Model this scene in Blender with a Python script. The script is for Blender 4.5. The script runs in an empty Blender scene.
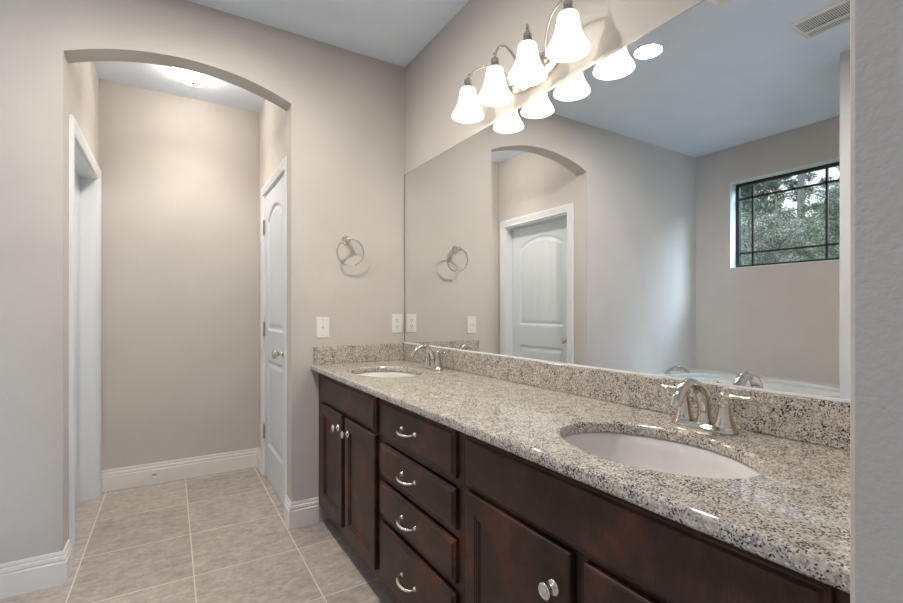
import bpy, bmesh, math, random
from mathutils import Vector, Matrix
PI = math.pi
SC = bpy.context.scene
COL = SC.collection

# ---------------------------------------------------------------- camera
HC = 1.19
cam_d = bpy.data.cameras.new('camera')
cam = bpy.data.objects.new('camera', cam_d)
COL.objects.link(cam)
cam.location = (-1.2545, -2.5987, HC)
cam.rotation_euler = (PI/2, 0, -math.radians(31.597))
cam_d.sensor_fit = 'HORIZONTAL'
cam_d.sensor_width = 36.0
cam_d.lens = 36.0*456.0/903.0
cam_d.shift_y = 10.0/903.0
cam_d.clip_start = 0.02
SC.camera = cam

# ---------------------------------------------------------------- view transform
SC.view_settings.view_transform = 'Standard'
SC.view_settings.look = 'None'
SC.view_settings.exposure = 0.44
SC.view_settings.gamma = 1.0
SC.view_settings.use_curve_mapping = False

# ---------------------------------------------------------------- sky: pale overcast, brighter overhead
W = bpy.data.worlds.new('overcast_sky')
SC.world = W
W.use_nodes = True
wn = W.node_tree.nodes; wl = W.node_tree.links
wn.clear()
w_out = wn.new('ShaderNodeOutputWorld'); w_bg = wn.new('ShaderNodeBackground')
w_tc = wn.new('ShaderNodeTexCoord'); w_sep = wn.new('ShaderNodeSeparateXYZ'); w_rmp = wn.new('ShaderNodeValToRGB')
wl.new(w_tc.outputs['Generated'], w_sep.inputs[0]); wl.new(w_sep.outputs['Z'], w_rmp.inputs[0])
cr = w_rmp.color_ramp
cr.elements[0].position = 0.0; cr.elements[0].color = (0.95, 1.0, 1.08, 1)
cr.elements[1].position = 0.9; cr.elements[1].color = (2.9, 3.4, 4.1, 1)
e = cr.elements.new(0.32); e.color = (1.2, 1.25, 1.32, 1)
wl.new(w_rmp.outputs[0], w_bg.inputs[0]); w_bg.inputs[1].default_value = 1.0
wl.new(w_bg.outputs[0], w_out.inputs[0])

# area lights: an added fill behind the doorway, and sky through the bath window
def area(name, loc, rot, sx, sy, power, color):
    d = bpy.data.lights.new(name, 'AREA'); d.shape = 'RECTANGLE'; d.size = sx; d.size_y = sy
    d.energy = power; d.color = color
    o = bpy.data.objects.new(name, d); o.location = loc; o.rotation_euler = rot; COL.objects.link(o)
    return o
area('bedroom_fill_light', (0.5, -5.0, 1.4), (PI/2, 0, math.radians(28)), 1.6, 1.8, 100, (0.58, 0.78, 1.0))  # cool fill added to brighten the room; no window is modelled here
_p = Vector((-4.10, -2.05, 3.35)); _q = (Vector((-3.22, -0.75, 2.0))-_p).to_track_quat('-Z', 'Y').to_euler()
area('bath_window_skylight', _p, _q, 1.0, 1.0, 200, (0.62, 0.80, 1.0))

# ---------------------------------------------------------------- node helpers
MATS = {}
def new_mat(name):
    m = bpy.data.materials.new(name); m.use_nodes = True
    MATS[name] = m
    nt = m.node_tree
    return m, nt, nt.nodes['Principled BSDF']
def N(nt, t, **kw):
    n = nt.nodes.new(t)
    for k, v in kw.items(): setattr(n, k, v)
    return n
def coords(nt, scale=(1, 1, 1), loc=(0, 0, 0)):
    tc = N(nt, 'ShaderNodeTexCoord'); mp = N(nt, 'ShaderNodeMapping')
    mp.inputs['Scale'].default_value = scale; mp.inputs['Location'].default_value = loc
    nt.links.new(tc.outputs['Object'], mp.inputs[0])
    return mp.outputs[0]
def noise(nt, vec, scale, detail=3, rough=.5):
    n = N(nt, 'ShaderNodeTexNoise'); n.inputs['Scale'].default_value = scale
    n.inputs['Detail'].default_value = detail; n.inputs['Roughness'].default_value = rough
    if vec is not None: nt.links.new(vec, n.inputs['Vector'])
    return n.outputs['Fac']
def ramp(nt, fac, stops, interp='LINEAR'):
    r = N(nt, 'ShaderNodeValToRGB'); nt.links.new(fac, r.inputs[0]); c = r.color_ramp; c.interpolation = interp
    while len(c.elements) < len(stops): c.elements.new(0.5)
    for el, (p, col) in zip(c.elements, stops):
        el.position = p; el.color = (*col, 1) if len(col) == 3 else col
    return r.outputs[0]
def mix(nt, a, b, fac, mode='MIX'):
    m = N(nt, 'ShaderNodeMix'); m.data_type = 'RGBA'; m.blend_type = mode
    for sock, v in ((0, fac), (6, a), (7, b)):
        if isinstance(v, (int, float)): m.inputs[sock].default_value = v
        elif isinstance(v, tuple): m.inputs[sock].default_value = (*v, 1)
        else: nt.links.new(v, m.inputs[sock])
    return m.outputs[2]
def bump(nt, bs, h, strength, dist=.002):
    b = N(nt, 'ShaderNodeBump'); b.inputs['Strength'].default_value = strength; b.inputs['Distance'].default_value = dist
    nt.links.new(h, b.inputs['Height']); nt.links.new(b.outputs[0], bs.inputs['Normal'])
def setp(bs, **kw):
    names = dict(rough='Roughness', metal='Metallic', spec='Specular IOR Level', coat='Coat Weight', coat_rough='Coat Roughness',
                 color='Base Color', emis='Emission Color', estr='Emission Strength', trans='Transmission Weight', ior='IOR')
    for k, v in kw.items():
        bs.inputs[names[k]].default_value = (*v, 1) if isinstance(v, tuple) else v

def paint(name, col, tex=.25, scale=150, rough=.75, var=.03):
    m, nt, bs = new_mat(name)
    v = coords(nt)
    n1 = noise(nt, v, 3.0, 2)
    c = ramp(nt, n1, [(.3, tuple(x*(1-var) for x in col)), (.7, tuple(min(1, x*(1+var)) for x in col))])
    nt.links.new(c, bs.inputs['Base Color']); setp(bs, rough=rough, spec=.3)
    bump(nt, bs, noise(nt, v, scale, 2, .6), tex, .0022)
    return m
WALL = paint('greige_wall_paint', (.575, .54, .51), .55, 105)
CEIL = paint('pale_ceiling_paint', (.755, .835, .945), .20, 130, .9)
TRIM = paint('white_trim_paint', (.76, .79, .82), .02, 60, .35, .01)
BASEW = paint('white_baseboard_paint', (.80, .775, .76), .02, 60, .35, .01)
DOORW = paint('white_door_paint', (.70, .75, .79), .04, 90, .4, .01)
PLASTIC = paint('white_plastic', (.80, .78, .75), .0, 60, .35, .01)
GROUND = paint('ground_grass', (.10, .13, .06), .5, 30, .9, .3)

def plain(name, col, **kw):
    m, nt, bs = new_mat(name)
    v = coords(nt)
    c = ramp(nt, noise(nt, v, 25, 2), [(.3, tuple(x*.96 for x in col)), (.7, tuple(min(1, x*1.04) for x in col))])
    nt.links.new(c, bs.inputs['Base Color']); setp(bs, **kw)
    return m
NICKEL = plain('brushed_nickel', (.72, .68, .63), metal=1.0, rough=.20)
CHROME = plain('polished_chrome', (.68, .64, .575), metal=1.0, rough=.06)
STEEL = plain('hinge_steel', (.42, .42, .42), metal=1.0, rough=.35)
DARKMETAL = plain('dark_bronze_metal', (.10, .08, .06), metal=.8, rough=.4)
BRONZEFRAME = plain('dark_window_frame', (.012, .014, .016), rough=.45)
PORC = plain('white_porcelain', (.80, .775, .77), rough=.06, coat=.4)
ACRYL = plain('white_tub_acrylic', (.74, .76, .75), rough=.15)
VENTIN = plain('grey_duct_inside', (.14, .15, .16), rough=.7)
SLOT = plain('dark_slot', (.03, .03, .03), rough=.6)
CHANNEL = plain('bright_mirror_channel', (.86, .88, .90), rough=.3)
MEDGE = plain('mirror_glass_edge', (.20, .24, .22), rough=.1)
BLACKGAP = plain('dark_cabinet_inside', (.02, .012, .009), rough=.8)
TRUNK = plain('pine_bark', (.20, .185, .185), rough=.9)
def leafmat(name, a, b):
    m, nt, bs = new_mat(name)
    oi = N(nt, 'ShaderNodeNewGeometry')
    c = ramp(nt, oi.outputs['Random Per Island'], [(0, a), (1, b)])
    nt.links.new(c, bs.inputs['Base Color']); setp(bs, rough=.45, spec=.6)
    return m
LEAF_A = leafmat('pale_green_leaves', (.055, .08, .045), (.27, .32, .22))
LEAF_B = leafmat('dark_pine_needles', (.05, .085, .05), (.15, .21, .13))
LEAF_C = leafmat('silver_green_leaves', (.09, .115, .075), (.52, .54, .48))

def mirror_mat():
    m, nt, bs = new_mat('silvered_glass'); setp(bs, color=(.90, .915, .91), metal=1.0, rough=0.0)
    return m
MIRROR = mirror_mat()

def glass_mat():
    m, nt, bs = new_mat('clear_window_glass')
    nt.nodes.remove(bs)
    t = N(nt, 'ShaderNodeBsdfTransparent'); t.inputs[0].default_value = (.94, .97, .96, 1)
    g = N(nt, 'ShaderNodeBsdfGlossy'); g.inputs['Roughness'].default_value = .02
    mx = N(nt, 'ShaderNodeMixShader')
    mx.inputs[0].default_value = .045; nt.links.new(t.outputs[0], mx.inputs[1]); nt.links.new(g.outputs[0], mx.inputs[2])
    nt.links.new(mx.outputs[0], nt.nodes['Material Output'].inputs[0])
    return m
PANE = glass_mat()

def glow(name, col, strength):
    m, nt, bs = new_mat(name); setp(bs, color=(.9, .88, .85), rough=.3, emis=col, estr=strength)
    return m
SHADE = glow('lit_frosted_glass', (1.0, .92, .78), 1.35)
DOME = glow('lit_dome_glass', (1.0, .90, .78), 26)
CANLENS = glow('lit_downlight_lens', (1.0, .92, .82), 330.0)

def wood_mat():
    m, nt, bs = new_mat('espresso_stained_wood')
    v = coords(nt, (1, 1, 1))
    big = noise(nt, v, 7, 5, .65)
    c1 = ramp(nt, big, [(.32, (.024, .0108, .0070)), (.52, (.052, .0200, .0120)), (.72, (.125, .041, .0215))])
    vg = coords(nt, (60, 60, 4))
    grain = noise(nt, vg, 6, 3, .6)
    c2 = mix(nt, c1, ramp(nt, grain, [(.35, (.55, .55, .55)), (.65, (1.1, 1.05, 1.0))]), .55, 'MULTIPLY')
    nt.links.new(c2, bs.inputs['Base Color']); setp(bs, rough=.40, spec=.30, coat=.06, coat_rough=.15)
    bump(nt, bs, grain, .05, .001)
    return m
WOOD = wood_mat()

def granite_mat():
    m, nt, bs = new_mat('speckled_granite')
    v = coords(nt)
    base = ramp(nt, noise(nt, v, 85, 4, .65), [(.28, (.39, .33, .265)), (.5, (.585, .51, .425)), (.72, (.69, .63, .55))])
    # grey translucent quartz blotches
    vo = N(nt, 'ShaderNodeTexVoronoi'); vo.inputs['Scale'].default_value = 290; nt.links.new(v, vo.inputs['Vector'])
    sep = N(nt, 'ShaderNodeSeparateColor'); nt.links.new(vo.outputs['Color'], sep.inputs[0])
    greyf = ramp(nt, sep.outputs[0], [(.60, (0, 0, 0)), (.70, (1, 1, 1))])
    c = mix(nt, base, (.33, .315, .31), greyf)
    lightf = ramp(nt, sep.outputs[1], [(.82, (0, 0, 0)), (.90, (1, 1, 1))])
    c = mix(nt, c, (.70, .68, .655), lightf)
    # dark mica specks, gathered in drifts
    v2 = N(nt, 'ShaderNodeTexVoronoi'); v2.inputs['Scale'].default_value = 400; nt.links.new(v, v2.inputs['Vector'])
    s2 = N(nt, 'ShaderNodeSeparateColor'); nt.links.new(v2.outputs['Color'], s2.inputs[0])
    drift = noise(nt, v, 26, 3, .6)
    mth = N(nt, 'ShaderNodeMath', operation='ADD'); nt.links.new(s2.outputs[2], mth.inputs[0])
    mm = N(nt, 'ShaderNodeMath', operation='MULTIPLY'); nt.links.new(drift, mm.inputs[0]); mm.inputs[1].default_value = 1.1
    nt.links.new(mm.outputs[0], mth.inputs[1])
    half = N(nt, 'ShaderNodeMath', operation='MULTIPLY'); nt.links.new(mth.outputs[0], half.inputs[0]); half.inputs[1].default_value = .5
    dark = ramp(nt, half.outputs[0], [(.68, (0, 0, 0)), (.715, (1, 1, 1))])
    c = mix(nt, c, (.045, .038, .036), dark)
    nt.links.new(c, bs.inputs['Base Color']); setp(bs, rough=.07, spec=.6)
    return m
GRANITE = granite_mat()

def tile_mat():
    m, nt, bs = new_mat('stone_look_floor_tile')
    tc = N(nt, 'ShaderNodeTexCoord'); mp = N(nt, 'ShaderNodeMapping'); nt.links.new(tc.outputs['Object'], mp.inputs[0])
    mp.inputs['Location'].default_value = (.711+.002, -.21+.002, 0)
    br = N(nt, 'ShaderNodeTexBrick'); nt.links.new(mp.outputs[0], br.inputs['Vector'])
    br.offset = 0; br.squash = 1
    br.inputs['Scale'].default_value = 1; br.inputs['Brick Width'].default_value = .4533; br.inputs['Row Height'].default_value = .4533
    br.inputs['Mortar Size'].default_value = .0030; br.inputs['Mortar Smooth'].default_value = .15
    br.inputs['Color1'].default_value = (.90, .90, .90, 1); br.inputs['Color2'].default_value = (1.08, 1.08, 1.08, 1); br.inputs['Mortar'].default_value = (0, 0, 0, 1)
    vs = coords(nt, (5, 9, 1)); streak = noise(nt, vs, 2.0, 7, .72)
    vf = coords(nt); fine = noise(nt, vf, 30, 5, .7)
    col = ramp(nt, streak, [(.30, (.355, .305, .268)), (.5, (.47, .41, .367)), (.70, (.59, .53, .483))])
    col = mix(nt, col, ramp(nt, fine, [(.3, (.68, .68, .68)), (.7, (1.2, 1.2, 1.2))]), .8, 'MULTIPLY')
    col = mix(nt, col, br.outputs['Color'], .8, 'MULTIPLY')
    col = mix(nt, col, (.74, .68, .60), br.outputs['Fac'])
    nt.links.new(col, bs.inputs['Base Color']); setp(bs, rough=.38, spec=.4)
    inv = N(nt, 'ShaderNodeMath', operation='SUBTRACT'); inv.inputs[0].default_value = 1; nt.links.new(br.outputs['Fac'], inv.inputs[1])
    bump(nt, bs, inv.outputs[0], .4, .002)
    return m
TILE = tile_mat()

# ---------------------------------------------------------------- mesh helpers
class MB:
    """Collects shapes in world coordinates; build() links them as ONE mesh object."""
    def __init__(s): s.v = []; s.f = []; s.sm = []
    def add(s, vs, fs, smooth=False):
        o = len(s.v); s.v += [tuple(p) for p in vs]
        s.f += [tuple(i+o for i in f) for f in fs]; s.sm += [smooth]*len(fs)
        return s
    def box(s, x0, x1, y0, y1, z0, z1):
        vs = [(x, y, z) for x in (x0, x1) for y in (y0, y1) for z in (z0, z1)]
        return s.add(vs, [(0, 1, 3, 2), (4, 6, 7, 5), (0, 4, 5, 1), (2, 3, 7, 6), (0, 2, 6, 4), (1, 5, 7, 3)])
    def rings(s, rings, closed=True, cap=(True, True), smooth=True):
        n = len(rings[0]); vs = [p for r in rings for p in r]; fs = []
        for i in range(len(rings)-1):
            for j in range(n if closed else n-1):
                k = (j+1) % n
                fs.append((i*n+j, i*n+k, (i+1)*n+k, (i+1)*n+j))
        s.add(vs, fs, smooth)
        if cap[0]: s.add(rings[0], [tuple(range(n))[::-1]])
        if cap[1]: s.add(rings[-1], [tuple(range(n))])
        return s
    def lathe(s, prof, M=Matrix(), n=28, sx=1, sy=1, cap=(True, True), smooth=True):
        """prof: (radius, height) pairs along local z, placed by matrix M."""
        R = []
        for r, z in prof:
            R.append([M @ Vector((max(r, 1e-5)*sx*math.cos(2*PI*k/n), max(r, 1e-5)*sy*math.sin(2*PI*k/n), z)) for k in range(n)])
        return s.rings(R, True, cap, smooth)
    def tube(s, path, rad, n=12, cap=(True, True), up=Vector((0, 0, 1)), flat=1.0, smooth=True):
        """sweep an ellipse; rad: number or list; flat: ratio of the second half-axis."""
        P = [Vector(p) for p in path]; m = len(P)
        rads = rad if isinstance(rad, (list, tuple)) else [rad]*m
        fl = flat if isinstance(flat, (list, tuple)) else [flat]*m
        R = []; prev = None
        for i, p in enumerate(P):
            t = (P[min(i+1, m-1)]-P[max(i-1, 0)]).normalized()
            if prev is None:
                a = t.cross(up)
                if a.length < 1e-4: a = t.cross(Vector((1, 0, 0)))
                a.normalize()
            else:
                a = prev - t*prev.dot(t); a.normalize()
            prev = a; b = t.cross(a)
            R.append([p + a*(rads[i]*math.cos(2*PI*k/n)) + b*(rads[i]*fl[i]*math.sin(2*PI*k/n)) for k in range(n)])
        return s.rings(R, True, cap, smooth)
    def build(s, name, mat, parent=None, bevel=0, autosmooth=True):
        me = bpy.data.meshes.new(name)
        off = Vector((0, 0, 0))
        if parent is not None:
            q = parent
            while q is not None: off += q.location; q = q.parent
        me.from_pydata([tuple(Vector(p)-off) for p in s.v], [], s.f)
        for p, sm in zip(me.polygons, s.sm): p.use_smooth = sm
        bm = bmesh.new(); bm.from_mesh(me)
        bmesh.ops.recalc_face_normals(bm, faces=bm.faces[:]); bm.to_mesh(me); bm.free()
        me.materials.append(mat)
        o = bpy.data.objects.new(name, me); COL.objects.link(o)
        if parent is not None: o.parent = parent
        if bevel:
            md = o.modifiers.new('bevel', 'BEVEL'); md.width = bevel; md.segments = 2; md.limit_method = 'ANGLE'
        return o
def tag(o, label, cat, group=None):
    o['label'] = label; o['category'] = cat
    if group: o['group'] = group
    return o
def thing(name, label, cat, loc, group=None):
    o = bpy.data.objects.new(name, None); o.location = loc; o.empty_display_size = .05; COL.objects.link(o)
    return tag(o, label, cat, group)
def struct(o):
    o['kind'] = 'structure'; return o
def sweep2d(path, prof, mapf, closed=False, side=1):
    """sweep profile (out, height) along a 2-D path with mitred corners; mapf(a, b, h) -> xyz."""
    n = len(path); R = []
    for i in range(n):
        p = Vector(path[i])
        d0 = (Vector(path[i])-Vector(path[i-1])).normalized() if i > 0 else None
        d1 = (Vector(path[i+1])-Vector(path[i])).normalized() if i < n-1 else None
        if d0 is None: d0 = d1
        if d1 is None: d1 = d0
        n0 = Vector((-d0.y, d0.x))*side; n1 = Vector((-d1.y, d1.x))*side
        m = (n0+n1); m.normalize(); m = m/max(.2, m.dot(n0))
        R.append([mapf(p.x+m.x*o, p.y+m.y*o, h) for o, h in prof])
    return R
def arc_pts(c, r, a0, a1, n):
    return [(c[0]+r*math.cos(a0+(a1-a0)*i/n), c[1]+r*math.sin(a0+(a1-a0)*i/n)) for i in range(n+1)]

# ---------------------------------------------------------------- dimensions
CH = 2.725                    # ceiling
AX0, AX1 = -1.658, -.69      # arch opening
SPR, APX = 2.335, 2.435
HY0, HY1 = .12, 1.18         # hall depth
HXL, HXR = -1.660, -.675     # hall side walls
WX = -3.22                   # window wall
VY = -2.40                   # near end of vanity
TX = -2.14                   # tub edge
TY = -1.50

# ---------------------------------------------------------------- setting
struct(MB().box(-3.35, 2.0, -5.3, 1.31, -.06, 0).build('floor', TILE))
struct(MB().box(-3.35, 2.0, -5.3, 1.31, CH, CH+.08).build('ceiling', CEIL))

# arch wall
b = MB()
hw = (AX1-AX0)/2; rise = APX-SPR; R_ = (hw*hw+rise*rise)/(2*rise); cxa = (AX0+AX1)/2; cza = APX-R_
ang = math.asin(hw/R_)
arch = [(cxa+R_*math.sin(t), cza+R_*math.cos(t)) for t in [ang-2*ang*i/36 for i in range(37)]]   # right to left
n = len(arch)
for y, flip in ((0, False), (HY0, True)):
    b.add([(WX-.12, y, 0), (AX0, y, 0), (AX0, y, SPR), (WX-.12, y, SPR)], [(0, 1, 2, 3)])
    b.add([(AX1, y, 0), (.12, y, 0), (.12, y, SPR), (AX1, y, SPR)], [(0, 1, 2, 3)])
    b.add([(WX-.12, y, SPR), (AX0, y, SPR), (AX0, y, CH), (WX-.12, y, CH)], [(0, 1, 2, 3)])
    b.add([(AX1, y, SPR), (.12, y, SPR), (.12, y, CH), (AX1, y, CH)], [(0, 1, 2, 3)])
    b.add([(x, y, z) for x, z in arch]+[(x, y, CH) for x, z in arch], [(i, i+1, n+i+1, n+i) for i in range(n-1)])
full = [(AX1, 0)]+arch+[(AX0, 0)]
b.add([(x, y, z) for y in (0, HY0) for x, z in full], [(i, i+1, len(full)+i+1, len(full)+i) for i in range(len(full)-1)])
struct(b.build('wall_back', WALL))

# mirror wall, window wall, alcove, stub
struct(MB().box(0, .12, VY-.12, 0, 0, CH).build('wall_right', WALL))
WY0, WY1, WZ0, WZ1 = -1.172, -.328, 1.592, 2.395
struct(MB().box(WX-.16, WX, -2.52, 0, 0, WZ0).box(WX-.16, WX, -2.52, 0, WZ1, CH)
       .box(WX-.16, WX, -2.52, WY0, WZ0, WZ1).box(WX-.16, WX, WY1, 0, WZ0, WZ1).build('wall_left', WALL))
struct(MB().box(WX, TX, -2.52, TY, 0, CH).build('wall_alcove', WALL))
struct(MB().box(-.62, 0, VY-.12, VY, 0, CH).build('wall_front', WALL, bevel=.006))
struct(MB().box(TX, -.62, VY-.12, VY, 2.25, CH).build('wall_header', WALL))

# unseen bedroom shell behind the doorway, added to block open sky light
struct(MB().box(-3.35, -3.25, -5.3, -2.521, 0, CH).build('wall_bedroom_left', WALL))
struct(MB().box(1.9, 2.0, -5.3, -2.521, 0, CH).build('wall_bedroom_right', WALL))
struct(MB().box(-3.25, 1.9, -5.3, -5.2, 0, CH).build('wall_bedroom_rear', WALL))
struct(MB().box(.121, 1.9, VY-.12, VY, 0, CH).build('wall_bedroom_front', WALL))

# hall walls with door openings
LD0, LD1, LDH = .215, 1.07, 2.04
RD0, RD1, RDH = .200, .945, 2.03
struct(MB().box(HXL-.12, HXL, HY0, LD0, 0, CH).box(HXL-.12, HXL, LD1, HY1, 0, CH).box(HXL-.12, HXL, LD0, LD1, LDH, CH).build('wall_hall_left', WALL))
struct(MB().box(HXR, HXR+.12, HY0, RD0, 0, CH).box(HXR, HXR+.12, RD1, HY1, 0, CH).box(HXR, HXR+.12, RD0, RD1, RDH, CH).build('wall_hall_right', WALL))
struct(MB().box(HXL-.12, HXR+.12, HY1, HY1+.12, 0, CH).build('wall_hall_back', WALL))

# baseboards
BP = [(0, 0), (.016, 0), (.016, .094), (.0105, .098), (.0105, .102), (.0135, .106), (.0115, .118), (.0065, .121), (.0065, .125), (.0085, .129), (.006, .140), (0, .140)]
def baseboard(name, path, side):
    R = sweep2d(path, BP, lambda a, c, h: (a, c, h), side=side)
    return struct(MB().rings(R, True, (True, True), False).build(name, BASEW))
baseboard('baseboard_right', [(-.543, 0), (AX1, 0), (AX1, HY0-.001)], 1)
baseboard('baseboard_left', [(AX0, HY0-.001), (AX0, 0), (TX, 0)], 1)
baseboard('baseboard_back', [(HXR, RD1+.065), (HXR, HY1), (HXL, HY1), (HXL, LD1+.07)], 1)

# casings: profile (outwards from the opening, off the wall)
CP = [(0, 0), (0, .009), (.006, .013), (.016, .011), (.040, .016), (.052, .018), (.062, .018), (.066, .014), (.066, 0)]
def casing(name, x, sgn, y0, y1, h, w):
    k = w/.066
    R = sweep2d([(y0, 0), (y0, h), (y1, h), (y1, 0)], [(o*k, q) for o, q in CP], lambda a, c, q: (x+sgn*q, a, c), side=1)
    o = MB().rings(R, True, (True, True), False)
    # jamb lining and stop
    lo, hi = (x-.119, x-.0005) if sgn > 0 else (x+.0005, x+.119)
    o.box(lo, hi, y0, y0+.012, 0, h-.012); o.box(lo, hi, y1-.012, y1, 0, h-.012); o.box(lo, hi, y0, y1, h-.012, h)
    return struct(o.build(name, TRIM))
casing('trim_1', HXL, 1, LD0, LD1, LDH, .07)
casing('trim_2', HXR, -1, RD0, RD1, RDH, .058)

# doors: two panels, the upper with an arched head and plank grooves
def door_leaf(width, height, thick, xface, sgn, ylo):
    st = .112
    step = .0065
    nu, nv = int(width/step), int(height/step)
    panels = [(st, width-st, .235, .845, 0), (st, width-st, 1.045, height-.195, .085)]
    def H(u, v):
        h = 0
        for u0, u1, v0, v1, rs in panels:
            t = (u-(u0+u1)/2)/((u1-u0)/2)
            top = v1+rs*(1-t*t) if abs(t) < 1 else v1
            d = min(u-u0, u1-u, v-v0, top-v)
            if d <= 0: continue
            if d < .014: h = -.009*(.5-.5*math.cos(PI*d/.014))
            elif d < .026: h = -.009
            elif d < .05: h = -.009+.006*(d-.026)/.024
            else:
                h = -.003
                g = abs(((u-(u0+u1)/2)/.082) % 1 - .5)*.082
                if g < .006: h -= .004*(1-g/.006)
        return h
    vs = []; fs = []
    for i in range(nv+1):
        for j in range(nu+1):
            u = width*j/nu; v = height*i/nv
            vs.append((xface+sgn*H(u, v), ylo+u, .012+v))
    for i in range(nv):
        for j in range(nu):
            a = i*(nu+1)+j; fs.append((a, a+1, a+nu+2, a+nu+1))
    m = MB(); m.add(vs, fs, True)
    xb = xface-sgn*thick
    y0, y1, z0, z1 = ylo, ylo+width, .012, .012+height
    m.add([(xface, y0, z0), (xface, y1, z0), (xface, y1, z1), (xface, y0, z1), (xb, y0, z0), (xb, y1, z0), (xb, y1, z1), (xb, y0, z1)],
          [(4, 5, 6, 7), (0, 1, 5, 4), (1, 2, 6, 5), (2, 3, 7, 6), (3, 0, 4, 7)])
    return m
KNOBP = [(.032, 0), (.032, .004), (.027, .008), (.014, .012), (.011, .018), (.011, .030), (.016, .036), (.024, .041), (.0285, .050), (.0285, .057), (.023, .065), (.012, .069), (0, .070)]
def axis_matrix(origin, direction):
    return Matrix.Translation(origin) @ Vector((0, 0, 1)).rotation_difference(Vector(direction)).to_matrix().to_4x4()
def door(name, xface, sgn, y0, y1, h, knob_y, hinge_y, hinge_z, lab):
    d = struct(door_leaf(y1-y0-.006, h-.016, .035, xface, sgn, y0+.003).build(name, DOORW))
    kn = MB().lathe(KNOBP, axis_matrix((xface+sgn*.0003, knob_y, .935), (sgn, 0, 0))).build('door_knob', NICKEL, d)
    for z in hinge_z:
        m = MB().lathe([(.009, -.050), (.009, .050)], Matrix.Translation((xface+sgn*.006, hinge_y, z)), 12)
        m.lathe([(.005, .050), (.006, .054), (.002, .058)], Matrix.Translation((xface+sgn*.006, hinge_y, z)), 12)
        m.box(*sorted((xface+sgn*.0002, xface+sgn*.003)), hinge_y-.022, hinge_y, z-.05, z+.05)
        m.build('hinge', STEEL, d)
    return d
door('door_1', HXL-.082, 1, LD0+.012, LD1-.012, LDH-.012, LD0+.012+.065, 0, [], '')
door('door_2', HXR+.002, -1, RD0+.012, RD1-.012, RDH-.012, .27, RD1-.012, [.32, 1.06, 1.80], '')

# bathroom window
fx0, fx1 = WX-.130, WX-.095
fr = MB()
fw = .031
fr.box(fx0, fx1, WY0, WY0+fw, WZ0, WZ1).box(fx0, fx1, WY1-fw, WY1, WZ0, WZ1)
fr.box(fx0, fx1, WY0+fw, WY1-fw, WZ0, WZ0+fw).box(fx0, fx1, WY0+fw, WY1-fw, WZ1-fw, WZ1)
win = struct(fr.build('window_1', BRONZEFRAME))
mu = MB(); mx0, mx1 = WX-.122, WX-.104
for y in (-.472, -1.030): mu.box(mx0, mx1, y-.008, y+.008, WZ0+fw, WZ1-fw)
for z in (1.735, 2.245): mu.box(mx0, mx1, WY0+fw, WY1-fw, z-.008, z+.008)
mu.build('muntin_grid', BRONZEFRAME, win)
MB().box(WX-.115, WX-.111, WY0+fw, WY1-fw, WZ0+fw, WZ1-fw).build('window_pane', PANE, win)
rt = MB()
rt.box(WX-.0945, WX+.004, WY0, WY0+.004, WZ0, WZ1).box(WX-.0945, WX+.004, WY1-.004, WY1, WZ0, WZ1)
rt.box(WX-.0945, WX+.004, WY0+.004, WY1-.004, WZ0, WZ0+.006).box(WX-.0945, WX+.004, WY0+.004, WY1-.004, WZ1-.004, WZ1)
rt.build('window_return', TRIM, win)

# ---------------------------------------------------------------- bathtub with deck
def curve_slab(name, outline, holes, thick, bev, z_top, mat, parent, res=3):
    """flat slab with holes and eased edges, made from filled 2-D splines."""
    cu = bpy.data.curves.new(name, 'CURVE'); cu.dimensions = '2D'; cu.fill_mode = 'BOTH'
    for pts in [outline]+holes:
        sp = cu.splines.new('POLY'); sp.points.add(len(pts)-1); sp.use_cyclic_u = True
        for q, p in zip(sp.points, pts): q.co = (p[0], p[1], 0, 1)
    cu.extrude = thick/2-bev; cu.bevel_depth = bev; cu.bevel_resolution = res; cu.offset = -bev
    tmp = bpy.data.objects.new(name+'_tmp', cu); COL.objects.link(tmp)
    dg = bpy.context.evaluated_depsgraph_get(); dg.update()
    me = bpy.data.meshes.new_from_object(tmp.evaluated_get(dg))
    bpy.data.objects.remove(tmp, do_unlink=True); bpy.data.curves.remove(cu)
    off = Vector((0, 0, 0)); q = parent
    while q is not None: off += q.location; q = q.parent
    me.transform(Matrix.Translation(Vector((0, 0, z_top-thick/2))-off))
    bm = bmesh.new(); bm.from_mesh(me)
    bmesh.ops.remove_doubles(bm, verts=bm.verts[:], dist=1e-5); bmesh.ops.recalc_face_normals(bm, faces=bm.faces[:])
    bm.to_mesh(me); bm.free()
    me.materials.clear(); me.materials.append(mat)
    for p in me.polygons: p.use_smooth = False
    o = bpy.data.objects.new(name, me); COL.objects.link(o); o.parent = parent
    return o
def ellipse(cx, cy, ax, ay, n=72, p=2.0):
    out = []
    for k in range(n):
        t = 2*PI*k/n; c, s = math.cos(t), math.sin(t)
        out.append((cx+ax*math.copysign(abs(c)**(2/p), c), cy+ay*math.copysign(abs(s)**(2/p), s)))
    return out
tub = thing('bathtub', 'white soaking tub in a flat deck below the black framed window', 'bathtub', ((WX+TX)/2, TY/2, 0))
tcx, tcy = (WX+TX)/2-.02, TY/2
curve_slab('tub_deck', [(WX+.002, TY+.002), (TX, TY+.002), (TX, -.002), (WX+.002, -.002)], [ellipse(tcx, tcy, .36, .60, 72, 2.5)], .03, .008, .622, ACRYL, tub)
bs_ = MB(); ringsb = []
for k, (f, z) in enumerate([(1.03, .592), (1.0, .60), (.97, .55), (.92, .40), (.86, .28), (.74, .20), (.5, .17), (.05, .165)]):
    ringsb.append([(x, y, z) for x, y in ellipse(tcx, tcy, .365*f, .605*f, 60, 2.5)])
bs_.rings(ringsb, True, (False, True)); bs_.build('tub_basin', ACRYL, tub)
MB().box(TX-.03, TX-.012, TY+.003, -.003, 0, .591).build('tub_apron', ACRYL, tub)

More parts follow.
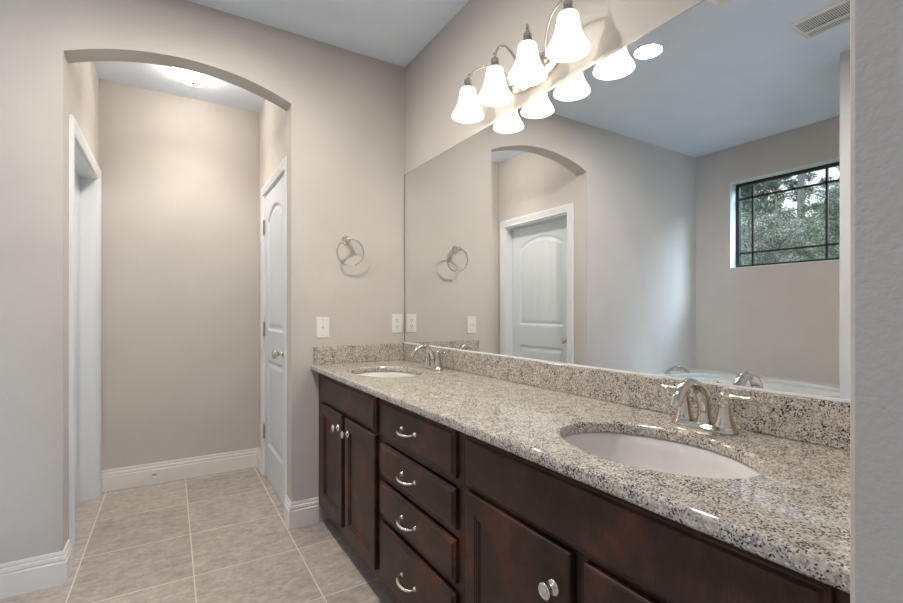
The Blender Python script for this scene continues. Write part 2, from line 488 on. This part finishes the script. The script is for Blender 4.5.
tf = thing('tub_faucet', 'low arched chrome filler spout on the far end of the tub deck', 'faucet', (-2.60, -.10, .622))
MB().lathe([(.026, 0), (.026, .006), (.016, .014), (.014, .03)], Matrix.Translation((-2.60, -.10, .622))).build('spout_base', CHROME, tf)
pp = []
for k in range(15):
    t = k/14
    pp.append((-2.60-.17*t, -.10-.10*t, .645+.045*math.sin(PI*min(1, t*1.02))-.012*t))
MB().tube(pp, [.014-.003*k/14 for k in range(15)], 12).build('spout', CHROME, tf)

# ---------------------------------------------------------------- vanity cabinets
FX = -.56       # face of doors and drawers
FR = -.541      # face frame
BK = -.004
CT = .891       # counter top
CB = .861
def door_panel_mb(y0, y1, z0, z1, recessed=True):
    """door or drawer front facing -x: rounded edge, stile, beaded step, flat panel."""
    if recessed:
        prof = [(0, .019), (0, .005), (.0015, .002), (.005, .0), (.050, .0), (.052, .0025), (.0565, .0025), (.058, .005), (.0625, .005), (.066, .010), (.070, .010)]
    else:
        prof = [(0, .019), (0, .009), (.004, .0065), (.007, .0065), (.012, .0015), (.016, 0)]
    m = MB(); R = []
    for ins, dep in prof:
        R.append([(FX+dep, y0+ins, z0+ins), (FX+dep, y1-ins, z0+ins), (FX+dep, y1-ins, z1-ins), (FX+dep, y0+ins, z1-ins)])
    m.rings(R, True, (True, True), False)
    return m
CKNOB = [(r*1.1, z) for r, z in [(.0155, 0), (.0155, .002), (.0135, .0045), (.0075, .006), (.0055, .010), (.0055, .016), (.0085, .020), (.0145, .0225), (.0160, .0255), (.0155, .028), (.0125, .0295), (.0115, .0285), (.0065, .0285), (.0045, .0305), (0, .031)]]
def cab_knob(y, z, parent):
    return MB().lathe(CKNOB, axis_matrix((FX-.0002, y, z), (-1, 0, 0)), 24).build('knob', NICKEL, parent)
def pull(y, z, parent):
    m = MB(); pts = []; rad = []; fl = []
    for k in range(21):
        t = k/20; a = PI*t
        pts.append((FX-.002-.028*math.sin(a)**.75, y-.050*math.cos(a)*1.0, z-.006*math.sin(a)))
        rad.append(.0045+.0034*math.sin(a)); fl.append(.6)
    m.tube(pts, rad, 10, flat=fl)
    for s in (-1, 1):
        m.lathe([(.0085, 0), (.0085, .002), (.006, .005), (.004, .008)], axis_matrix((FX-.0002, y+s*.050, z), (-1, 0, 0)), 16)
    return m.build('pull', NICKEL, parent)
def carcass(y0, y1, rails, stiles, bottom=.145):
    """open box with face frame; rails: z ranges, stiles: y ranges."""
    m = MB()
    m.box(FR+.02, BK, y0+.0005, y0+.016, .10, CB-.0005).box(FR+.02, BK, y1-.016, y1-.0005, .10, CB-.0005)
    m.box(FR+.02, BK, y0+.016, y1-.016, .10, .116).box(BK-.008, BK, y0+.016, y1-.016, .116, CB-.0005)
    for z0, z1 in rails: m.box(FR, FR+.0195, y0+.0005, y1-.0005, z0, z1)
    for a, c in stiles:
        zs = sorted(rails); z = .10
        m.box(FR+.0002, FR+.0193, a, c, .10, CB-.0005)
    return m
def toe(y0, y1, parent):
    MB().box(-.475, -.463, y0+.001, y1-.001, 0, .0995).build('toe_kick', WOOD, parent)
RAILS = [(.10, .158), (.688, .708), (.838, CB-.0005)]
def sink_cabinet(y0, y1, ya, yb, ym, gap, label, kz):
    """y0 < y1 (near to far); doors between ya (near) and yb (far)."""
    t = thing('vanity_cabinet', label, 'cabinet', (-.28, (y0+y1)/2, 0), 'dark vanity cabinets under the granite counter')
    carcass(y0, y1, RAILS, [(y0+.0005, ya+.012), (yb-.012, y1-.0005), (ym-.016, ym+.016)]).build('cabinet_body', WOOD, t)
    toe(y0, y1, t)
    door_panel_mb(ya, yb, .704, .846, False).build('false_front', WOOD, t)
    dn = door_panel_mb(ya, ym-gap/2, .152, .692).build('cabinet_door', WOOD, t)
    df = door_panel_mb(ym+gap/2, yb, .152, .692).build('cabinet_door', WOOD, t)
    cab_knob(ym-gap/2-.045, kz, dn); cab_knob(ym+gap/2+.045, kz, df)
    return t
sink_cabinet(-.905, -.001, -.880, -.110, -.4855, .050, 'dark brown two-door sink cabinet next to the wall with the towel ring', .624)
sink_cabinet(VY+.001, -1.510, -2.362, -1.535, -1.9475, .036, 'dark brown sink cabinet closest to the viewer, below the near basin', .602)
t = thing('drawer_cabinet', 'dark brown bank of four drawers with bow pulls between the sink cabinets', 'cabinet', (-.28, -1.2075, 0), 'dark vanity cabinets under the granite counter')
carcass(-1.5095, -.9055, [(.10, .158), (.374, .396), (.530, .552), (.680, .702), (.838, CB-.0005)], [(-1.509, -1.468), (-.947, -.906)]).build('cabinet_body', WOOD, t)
toe(-1.5095, -.9055, t)
for z0, z1 in ((.706, .846), (.556, .676), (.400, .526), (.152, .370)):
    dr = door_panel_mb(-1.480, -.925, z0, z1, False).build('drawer', WOOD, t)
    pull(-1.188, (z0+z1)/2+.002, dr)

# ---------------------------------------------------------------- counter, sinks, faucets
SK = [(-.335, -.482), (-.335, -1.956)]
ct = thing('granite_countertop', 'long beige and grey speckled granite counter with two undermount basins', 'countertop', (-.29, -1.2, CB))
curve_slab('counter_slab', [(-.588, VY+.001), (-.001, VY+.001), (-.001, -.001), (-.588, -.001)], [ellipse(x, y, .160, .222, 80) for x, y in SK], CT-CB, .009, CT, GRANITE, ct)
MB().box(-.021, -.001, VY+.001, -.001, CT+.0003, .9925).build('backsplash', GRANITE, ct, bevel=.003)
MB().box(-.570, -.0215, -.021, -.001, CT+.0003, .9925).build('side_splash', GRANITE, ct, bevel=.002)
for (sx, sy), lab in zip(SK, ('white oval undermount basin beside the wall with the towel ring', 'white oval undermount basin in the near half of the granite counter')):
    s = thing('sink', lab, 'sink', (sx, sy, CB-.14), 'undermount basins')
    m = MB(); R = []
    prof = [(1.12, -.0005), (1.02, -.0005), (1.0, -.004), (.985, -.03), (.94, -.07), (.84, -.105), (.66, -.13), (.40, -.142), (.13, -.146)]
    for f, z in prof: R.append([(x, y, CB+z) for x, y in ellipse(sx, sy, .163*f, .225*f, 64)])
    for f, z in [(.13, -.156), (.42, -.152), (.70, -.139), (.88, -.112), (.98, -.072), (1.03, -.03), (1.05, -.010), (1.12, -.010), (1.12, -.0005)]:
        R.append([(x, y, CB+z) for x, y in ellipse(sx, sy, .163*f, .225*f, 64)])
    m.rings(R, True, (False, False)); m.build('basin', PORC, s)
    MB().lathe([(.004, -.150), (.022, -.1475), (.022, -.1445), (.016, -.143), (.006, -.1415), (0, -.141)], Matrix.Translation((sx, sy, CB)), 24).build('drain', CHROME, s)

def faucet(y, lab):
    x = -.085; z = CT
    f = thing('faucet', lab, 'faucet', (x, y, z), 'chrome centreset faucets')
    m = MB(); R = []
    def stad(hl, r, zz, n=12):
        pts = [(x+r*math.cos(a), y+hl+r*math.sin(a), zz) for a in [PI*k/n for k in range(n+1)]]
        pts += [(x+r*math.cos(a), y-hl+r*math.sin(a), zz) for a in [PI+PI*k/n for k in range(n+1)]]
        return pts
    for r, zz in ((.030, z+.0005), (.030, z+.005), (.0285, z+.008), (.026, z+.0095), (.0255, z+.013), (.024, z+.0145)): R.append(stad(.052, r, zz))
    m.rings(R, True, (True, True), True); m.build('base_plate', CHROME, f)
    # spout: swelling foot, then a broad arched ribbon
    path = [(x+.004, y, z+.014), (x+.004, y, z+.020), (x+.003, y, z+.030)]
    rad = [.0205, .0190, .0165]; fl = [1, 1, 1]
    for k in range(0, 17):
        a = math.radians(152)*k/16
        path.append((x-.062+.065*math.cos(a), y, z+.042+.078*math.sin(a))); rad.append(.0150+.0008*k/16); fl.append(1-.42*k/16)
    lp = path[-1]
    path.append((lp[0]-.0035, y, lp[2]-.010)); rad.append(.0150); fl.append(.56)
    MB().tube(path, rad, 18, up=Vector((1, 0, 0)), flat=fl).build('spout', CHROME, f)
    # lift rod
    MB().tube([(x+.031, y, z+.001), (x+.031, y, z+.05)], .0022, 8).lathe([(.002, .05), (.005, .054), (.005, .060), (.001, .064)], Matrix.Translation((x+.031, y, z)), 12).build('lift_rod', CHROME, f)
    for s in (-1, 1):
        yy = y+s*.052
        h = MB().lathe([(.0235, .014), (.0235, .019), (.0215, .022), (.0190, .030), (.0160, .045), (.0140, .060), (.0132, .067), (.0150, .070), (.0150, .074), (.0120, .077), (.0120, .080), (.0145, .083), (.0150, .090), (.0125, .096), (.0060, .100), (0, .101)],
                       Matrix.Translation((x, yy, z)), 24).build('handle', CHROME, f)
        lv = [(x, yy+s*q, z+.0885+.03*q) for q in (.010, .016, .028, .040, .052, .059, .065, .068)]
        MB().tube(lv, [.0062, .0068, .0060, .0052, .0050, .0062, .0062, .0035], 12).build('lever', CHROME, h)
    return f
faucet(-.515, 'polished chrome two-handle faucet behind the basin near the towel ring')
faucet(-1.938, 'polished chrome two-handle faucet behind the near basin')

# ---------------------------------------------------------------- mirror
mr = thing('wall_mirror', 'wide frameless mirror over the granite backsplash', 'mirror', (-.003, -1.2, .992))
MB().box(-.0065, -.0005, VY+.004, -.0125, .998, 2.044).build('mirror_glass', MIRROR, mr)
MB().box(-.011, -.0005, VY+.002, -.002, .9930, .9965).box(-.0105, -.0075, VY+.002, -.002, .9965, .9985).build('bottom_channel', CHANNEL, mr)
MB().box(-.0068, -.0003, -.0123, -.0060, .998, 2.0442).box(-.0068, -.0003, VY+.004, -.0015, 2.0442, 2.0462).build('glass_edge', MEDGE, mr)

# ---------------------------------------------------------------- vanity light
LY = [-.898, -1.098, -1.299, -1.502]; LX = -.122
vl = thing('vanity_light', 'brushed nickel wall light with four lit white bell shades above the mirror', 'light fixture', (0, -1.200, 2.16))
pl = MB(); R = []
def oval(ax, az, x, n=40): return [(x, -1.200+ax*math.cos(2*PI*k/n), 2.155+az*math.sin(2*PI*k/n)) for k in range(n)]
for sc, xx in ((1, -.0003), (1, -.010), (.94, -.016), (.86, -.018), (.80, -.024), (.70, -.027)): R.append(oval(.155*sc, .060*sc, xx))
pl.rings(R); pl.build('back_plate', NICKEL, vl)
for i, (ly, hub) in enumerate(zip(LY, (-1.095, -1.165, -1.235, -1.305))):
    pts = []
    inner = i in (1, 2)
    p0 = Vector((LX, ly, 2.232)); p3 = Vector((-.032, hub, 2.150))
    p1 = Vector((LX+.004, ly+(hub-ly)*(.15 if inner else .28), 2.305 if inner else 2.272))
    p2 = Vector((LX+.045, ly+(hub-ly)*(.75 if inner else .86), 2.285 if inner else 2.255))
    for k in range(21):
        t = k/20; u = 1-t
        pts.append(p0*u**3+p1*3*u*u*t+p2*3*u*t*t+p3*t**3)
    m = MB().tube(pts, .0055, 8)
    m.lathe([(.011, -.004), (.014, .004), (.011, .012), (.004, .017)], axis_matrix((-.028, hub, 2.150), (-1, 0, 0)), 14)
    m.build('arm', NICKEL, vl)
    T = Matrix.Translation((LX, ly, -.003))
    so = MB().lathe([(.003, 2.258), (.007, 2.255), (.007, 2.249), (.004, 2.246), (.004, 2.236), (.013, 2.232), (.016, 2.228), (.016, 2.199), (.0262, 2.195), (.0265, 2.190), (.010, 2.1885)], T, 20).build('socket', NICKEL, vl)
    P = [(.024, 2.196), (.032, 2.193), (.0355, 2.186), (.0370, 2.172), (.0405, 2.150), (.046, 2.127), (.055, 2.103), (.066, 2.083), (.0715, 2.072), (.073, 2.066), (.0705, 2.066), (.064, 2.083), (.053, 2.105), (.044, 2.128), (.0385, 2.151), (.035, 2.172), (.0335, 2.184), (.024, 2.193)]
    P = [(r, 2.066+(z-2.066)*.955) for r, z in P]
    MB().lathe(P, T, 36, cap=(False, False)).build('lamp_shade', SHADE, vl)
    ld = bpy.data.lights.new('vanity_bulb', 'POINT'); ld.energy = 1.1; ld.color = (1.0, .88, .72); ld.shadow_soft_size = .02
    lo = bpy.data.objects.new('vanity_bulb', ld); lo.location = (LX, ly, 2.075); COL.objects.link(lo)

# ---------------------------------------------------------------- ceiling lights, vent, detector
dl = thing('ceiling_light', 'round frosted dome flush light on the hall ceiling behind the arch', 'light fixture', (-1.135, .75, CH))
T = Matrix.Translation((-1.135, .75, CH))
MB().lathe([(.100, -.0003), (.116, -.003), (.116, -.009), (.111, -.012)], T, 48).build('rim', NICKEL, dl)
MB().lathe([(.111, -.0115), (.110, -.022), (.103, -.039), (.089, -.053), (.067, -.064), (.036, -.071), (.010, -.073)], T, 48, cap=(False, True)).build('glass_dome', DOME, dl)
MB().lathe([(.005, -.0725), (.015, -.074), (.014, -.078), (.005, -.080), (.005, -.084), (.001, -.088)], T, 20).build('finial', DARKMETAL, dl)
ld = bpy.data.lights.new('hall_bulb', 'SPOT'); ld.energy = 22; ld.color = (1.0, .91, .80); ld.shadow_soft_size = .01; ld.spot_size = math.radians(126); ld.spot_blend = 1.0
lo = bpy.data.objects.new('hall_bulb', ld); lo.location = (-1.135, .75, CH-.096); COL.objects.link(lo)

cl = thing('recessed_downlight', 'round lit downlight in the bathroom ceiling, reflected beside the vanity shades', 'light fixture', (-1.155, -.915, CH))
T = Matrix.Translation((-1.155, -.915, CH))
MB().lathe([(.074, -.0003), (.084, -.0005), (.084, -.003), (.080, -.005), (.075, -.005), (.074, -.003)], T, 40, cap=(False, False)).build('trim_ring', PLASTIC, cl)
MB().lathe([(.0742, -.0025), (.05, -.0045), (.0, -.005)], T, 40, cap=(True, False)).build('lens', CANLENS, cl)
ld = bpy.data.lights.new('downlight_lamp', 'SPOT'); ld.energy = 16; ld.color = (1.0, .93, .84); ld.shadow_soft_size = .012; ld.spot_size = math.radians(165); ld.spot_blend = .5
lo = bpy.data.objects.new('downlight_lamp', ld); lo.location = (-1.155, -.915, CH-.012); COL.objects.link(lo)

sd = thing('smoke_detector', 'round white disc on the bathroom ceiling between the downlight and the vent', 'detector', (-1.02, -1.42, CH))
MB().lathe([(.062, -.0003), (.062, -.012), (.055, -.024), (.03, -.028), (0, -.028)], Matrix.Translation((-1.02, -1.42, CH)), 32).build('detector_body', PLASTIC, sd)

VX0, VX1, VY0, VY1 = -1.815, -1.575, -1.86, -1.462
vt = thing('air_vent', 'white louvred air register on the bathroom ceiling', 'vent', ((VX0+VX1)/2, (VY0+VY1)/2, CH))
m = MB(); R = []
for ins, z in ((0, -.0003), (0, -.004), (.012, -.010), (.022, -.010), (.024, -.004), (.024, -.0005)):
    R.append([(VX0+ins, VY0+ins, CH+z), (VX1-ins, VY0+ins, CH+z), (VX1-ins, VY1-ins, CH+z), (VX0+ins, VY1-ins, CH+z)])
m.rings(R, True, (False, False), False)
m.box(VX0+.083, VX0+.107, VY0+.022, VY1-.022, CH-.0125, CH-.0085)
m.build('vent_frame', PLASTIC, vt)
MB().box(VX0+.023, VX1-.023, VY0+.023, VY1-.023, CH-.0022, CH-.0006).build('vent_backing', VENTIN, vt)
m = MB(); nb = 38
for k in range(nb):
    yy = VY0+.030+(VY1-VY0-.060)*k/(nb-1)
    for xa, xb in ((VX0+.0245, VX0+.083), (VX0+.107, VX1-.0245)):
        m.box(xa, xb, yy-.0024, yy+.0024, CH-.0062, CH-.0040)
m.build('louvres', PLASTIC, vt)

# ---------------------------------------------------------------- wall fittings
tr = thing('towel_ring', 'round brushed nickel towel ring on the wall above the light switch', 'towel ring', (-.385, 0, 1.605))
M = axis_matrix((-.385, -.0003, 1.605), (0, -1, 0))
MB().lathe([(.026, 0), (.026, .005), (.022, .009), (.017, .011), (.012, .020), (.010, .036), (.011, .042), (.015, .045), (.016, .052), (.014, .058), (.006, .060), (0, .0605)], M, 24).build('mounting_post', NICKEL, tr)
rc = Vector((-.372, -.052, 1.605-.002-.072)); pts = []
for k in range(49):
    a = 2*PI*k/48
    pts.append(rc+Vector((.0785*math.cos(a), -.010*math.sin(a), .0765*math.sin(a))))
MB().tube(pts[:-1]+[pts[0]], .0044, 10, cap=(False, False)).build('ring', NICKEL, tr)

def cover(x, z, m):
    w, h = .037, .0585
    R = []
    for ins, y in ((0, -.0004), (0, -.003), (.002, -.005), (.006, -.0058)):
        R.append([(x-w+ins, y, z-h+ins), (x+w-ins, y, z-h+ins), (x+w-ins, y, z+h-ins), (x-w+ins, y, z+h-ins)])
    m.rings(R, True, (True, True), False)
sw = thing('light_switch', 'white toggle switch plate on the wall left of the counter end', 'light switch', (-.518, 0, 1.098))
m = MB(); cover(-.518, 1.098, m); m.build('cover_plate', PLASTIC, sw)
MB().box(-.523, -.513, -.0075, -.006, 1.086, 1.110).add([(-.522, -.006, 1.094), (-.514, -.006, 1.094), (-.514, -.016, 1.104), (-.522, -.016, 1.104), (-.522, -.006, 1.104), (-.514, -.006, 1.104), (-.514, -.015, 1.109), (-.522, -.015, 1.109)],
    [(0, 1, 2, 3), (4, 7, 6, 5), (0, 3, 7, 4), (1, 5, 6, 2), (0, 4, 5, 1), (3, 2, 6, 7)]).build('toggle', PLASTIC, sw)
for dz in (-.045, .045):
    MB().lathe([(.003, 0), (.003, .0008), (.001, .0012)], axis_matrix((-.518, -.0058, 1.098+dz), (0, -1, 0)), 10).build('screw', NICKEL, sw)
ou = thing('power_outlet', 'white duplex outlet in the corner beside the mirror edge', 'outlet', (-.055, 0, 1.115))
m = MB(); cover(-.055, 1.115, m); m.build('cover_plate', PLASTIC, ou)
for dz in (-.0195, .0195):
    z = 1.115+dz
    m = MB(); R = []
    for f, y in ((1, -.0055), (1, -.0075), (.92, -.0082)):
        R.append([(x, y, zz) for x, zz in ellipse(-.055, z, .0165*f, .0145*f, 32, 3.2)])
    m.rings(R, True, (True, True), False); rcpt = m.build('receptacle', PLASTIC, ou)
    MB().box(-.0625, -.0600, -.0088, -.0083, z-.001, z+.008).box(-.0500, -.0478, -.0088, -.0083, z, z+.007).lathe([(.0024, 0), (.0024, .0005)], axis_matrix((-.055, -.0083, z-.007), (0, -1, 0)), 10).build('slot', SLOT, rcpt)

ds = thing('door_stop', 'small round door stop screwed to the back hall baseboard', 'door stop', (-1.355, HY1-.016, .062))
MB().lathe([(.013, 0), (.013, .003), (.007, .006), (.0055, .010), (.0055, .055), (.007, .056)], axis_matrix((-1.355, HY1-.0162, .062), (0, -1, 0)), 16).build('rod', NICKEL, ds)
MB().lathe([(.0095, .055), (.011, .058), (.011, .068), (.008, .072), (0, .073)], axis_matrix((-1.355, HY1-.0162, .062), (0, -1, 0)), 16).build('rubber_tip', PLASTIC, ds)

# ---------------------------------------------------------------- outside: trees beyond the bathroom window
struct(MB().box(-60, WX-.20, -20, 40, -.25, -.10).build('ground', GROUND))
rng = random.Random(7)
def leaves(m, c, rx, ry, rz, n, size, elong=1.6):
    for _ in range(n):
        while True:
            p = Vector((rng.uniform(-1, 1), rng.uniform(-1, 1), rng.uniform(-1, 1)))
            if p.length < 1: break
        q = Vector((c[0]+p.x*rx, c[1]+p.y*ry, c[2]+p.z*rz))
        a = Vector((rng.gauss(0, 1), rng.gauss(0, 1), rng.gauss(0, 1))).normalized()
        bb = a.cross(Vector((rng.gauss(0, 1), rng.gauss(0, 1), rng.gauss(0, 1)))).normalized()
        s = size*rng.uniform(.6, 1.3)
        a *= s*elong; bb *= s*.55
        m.add([q-a, q+bb, q+a, q-bb], [(0, 1, 2, 3)])
def tree(name, x, y, h, trunk_r, clumps, mat, label, cat, n, size, group, el=1.6):
    t = thing(name, label, cat, (x, y, -.10), group)
    m = MB(); pts = []; rad = []
    for k in range(9):
        f = k/8; pts.append((x+.05*math.sin(3*f+x), y+.05*math.cos(2.3*f+y), -.12+h*f)); rad.append(max(.02, trunk_r*(1-.55*f)))
    m.tube(pts, rad, 10)
    for (dx, dy, z, rx, rz) in clumps:
        zz = max(.3, z-rz*.6)
        m.tube([(x, y, min(zz-.2, h-.3)), (x+dx*.5, y+dy*.5, zz), (x+dx, y+dy, z)], [trunk_r*.35, trunk_r*.25, .015], 6)
    m.build('trunk', TRUNK, t)
    m = MB()
    for (dx, dy, z, rx, rz) in clumps: leaves(m, (x+dx, y+dy, z), rx, rx, rz, n, size, el)
    o = m.build('foliage', mat, t)
    return t
def clumps(k, spread, z0, z1, r0, r1, flat=.8):
    return [(rng.uniform(-spread, spread), rng.uniform(-spread, spread), rng.uniform(z0, z1), *(lambda r: (r, r*flat))(rng.uniform(r0, r1))) for _ in range(k)]
# pines, then lower leafy trees in front of them
G = 'trees outside the window'
tree('pine_tree', -21.8, 6.20, 14, .17, clumps(9, 1.4, 8.2, 13, .5, .9), LEAF_B, 'tall pine with a straight bare grey trunk, right of centre in the window', 'tree', 350, .05, G, 3.0)
tree('pine_tree', -18.8, 6.75, 12, .12, clumps(60, .95, 2.6, 7.0, .25, .5), LEAF_B, 'dark dense pine at the left side of the window', 'tree', 190, .036, G, 3.0)
tree('pine_tree', -27.0, 9.4, 14, .10, clumps(70, 1.5, 3.6, 10, .2, .5), LEAF_B, 'thin distant pine near the middle of the window', 'tree', 170, .045, G, 3.0)
tree('pine_tree', -31, 7.4, 13, .08, clumps(70, 1.25, 4.0, 9.5, .2, .45), LEAF_B, 'slender pine with sparse tufts at the right edge of the window', 'tree', 150, .045, G, 3.0)
tree('leafy_tree', -13.6, 3.62, 4.6, .05, clumps(70, .62, 1.9, 3.9, .16, .34), LEAF_C, 'pale silvery leafy tree across the lower middle of the window', 'tree', 190, .022, G)
tree('leafy_tree', -14.2, 5.3, 4.4, .05, clumps(60, .52, 1.9, 4.3, .16, .34), LEAF_A, 'green leafy tree in the lower left of the window', 'tree', 190, .022, G)
tree('leafy_tree', -12.9, 1.9, 4.4, .05, clumps(60, .52, 1.9, 4.4, .16, .34), LEAF_A, 'green leafy tree in the lower right of the window', 'tree', 190, .022, G)
tree('leafy_tree', -16.8, 4.35, 5.4, .07, clumps(90, 1.1, 2.0, 4.7, .22, .42), LEAF_A, 'bushy tree further back in the middle of the window', 'tree', 170, .028, G)
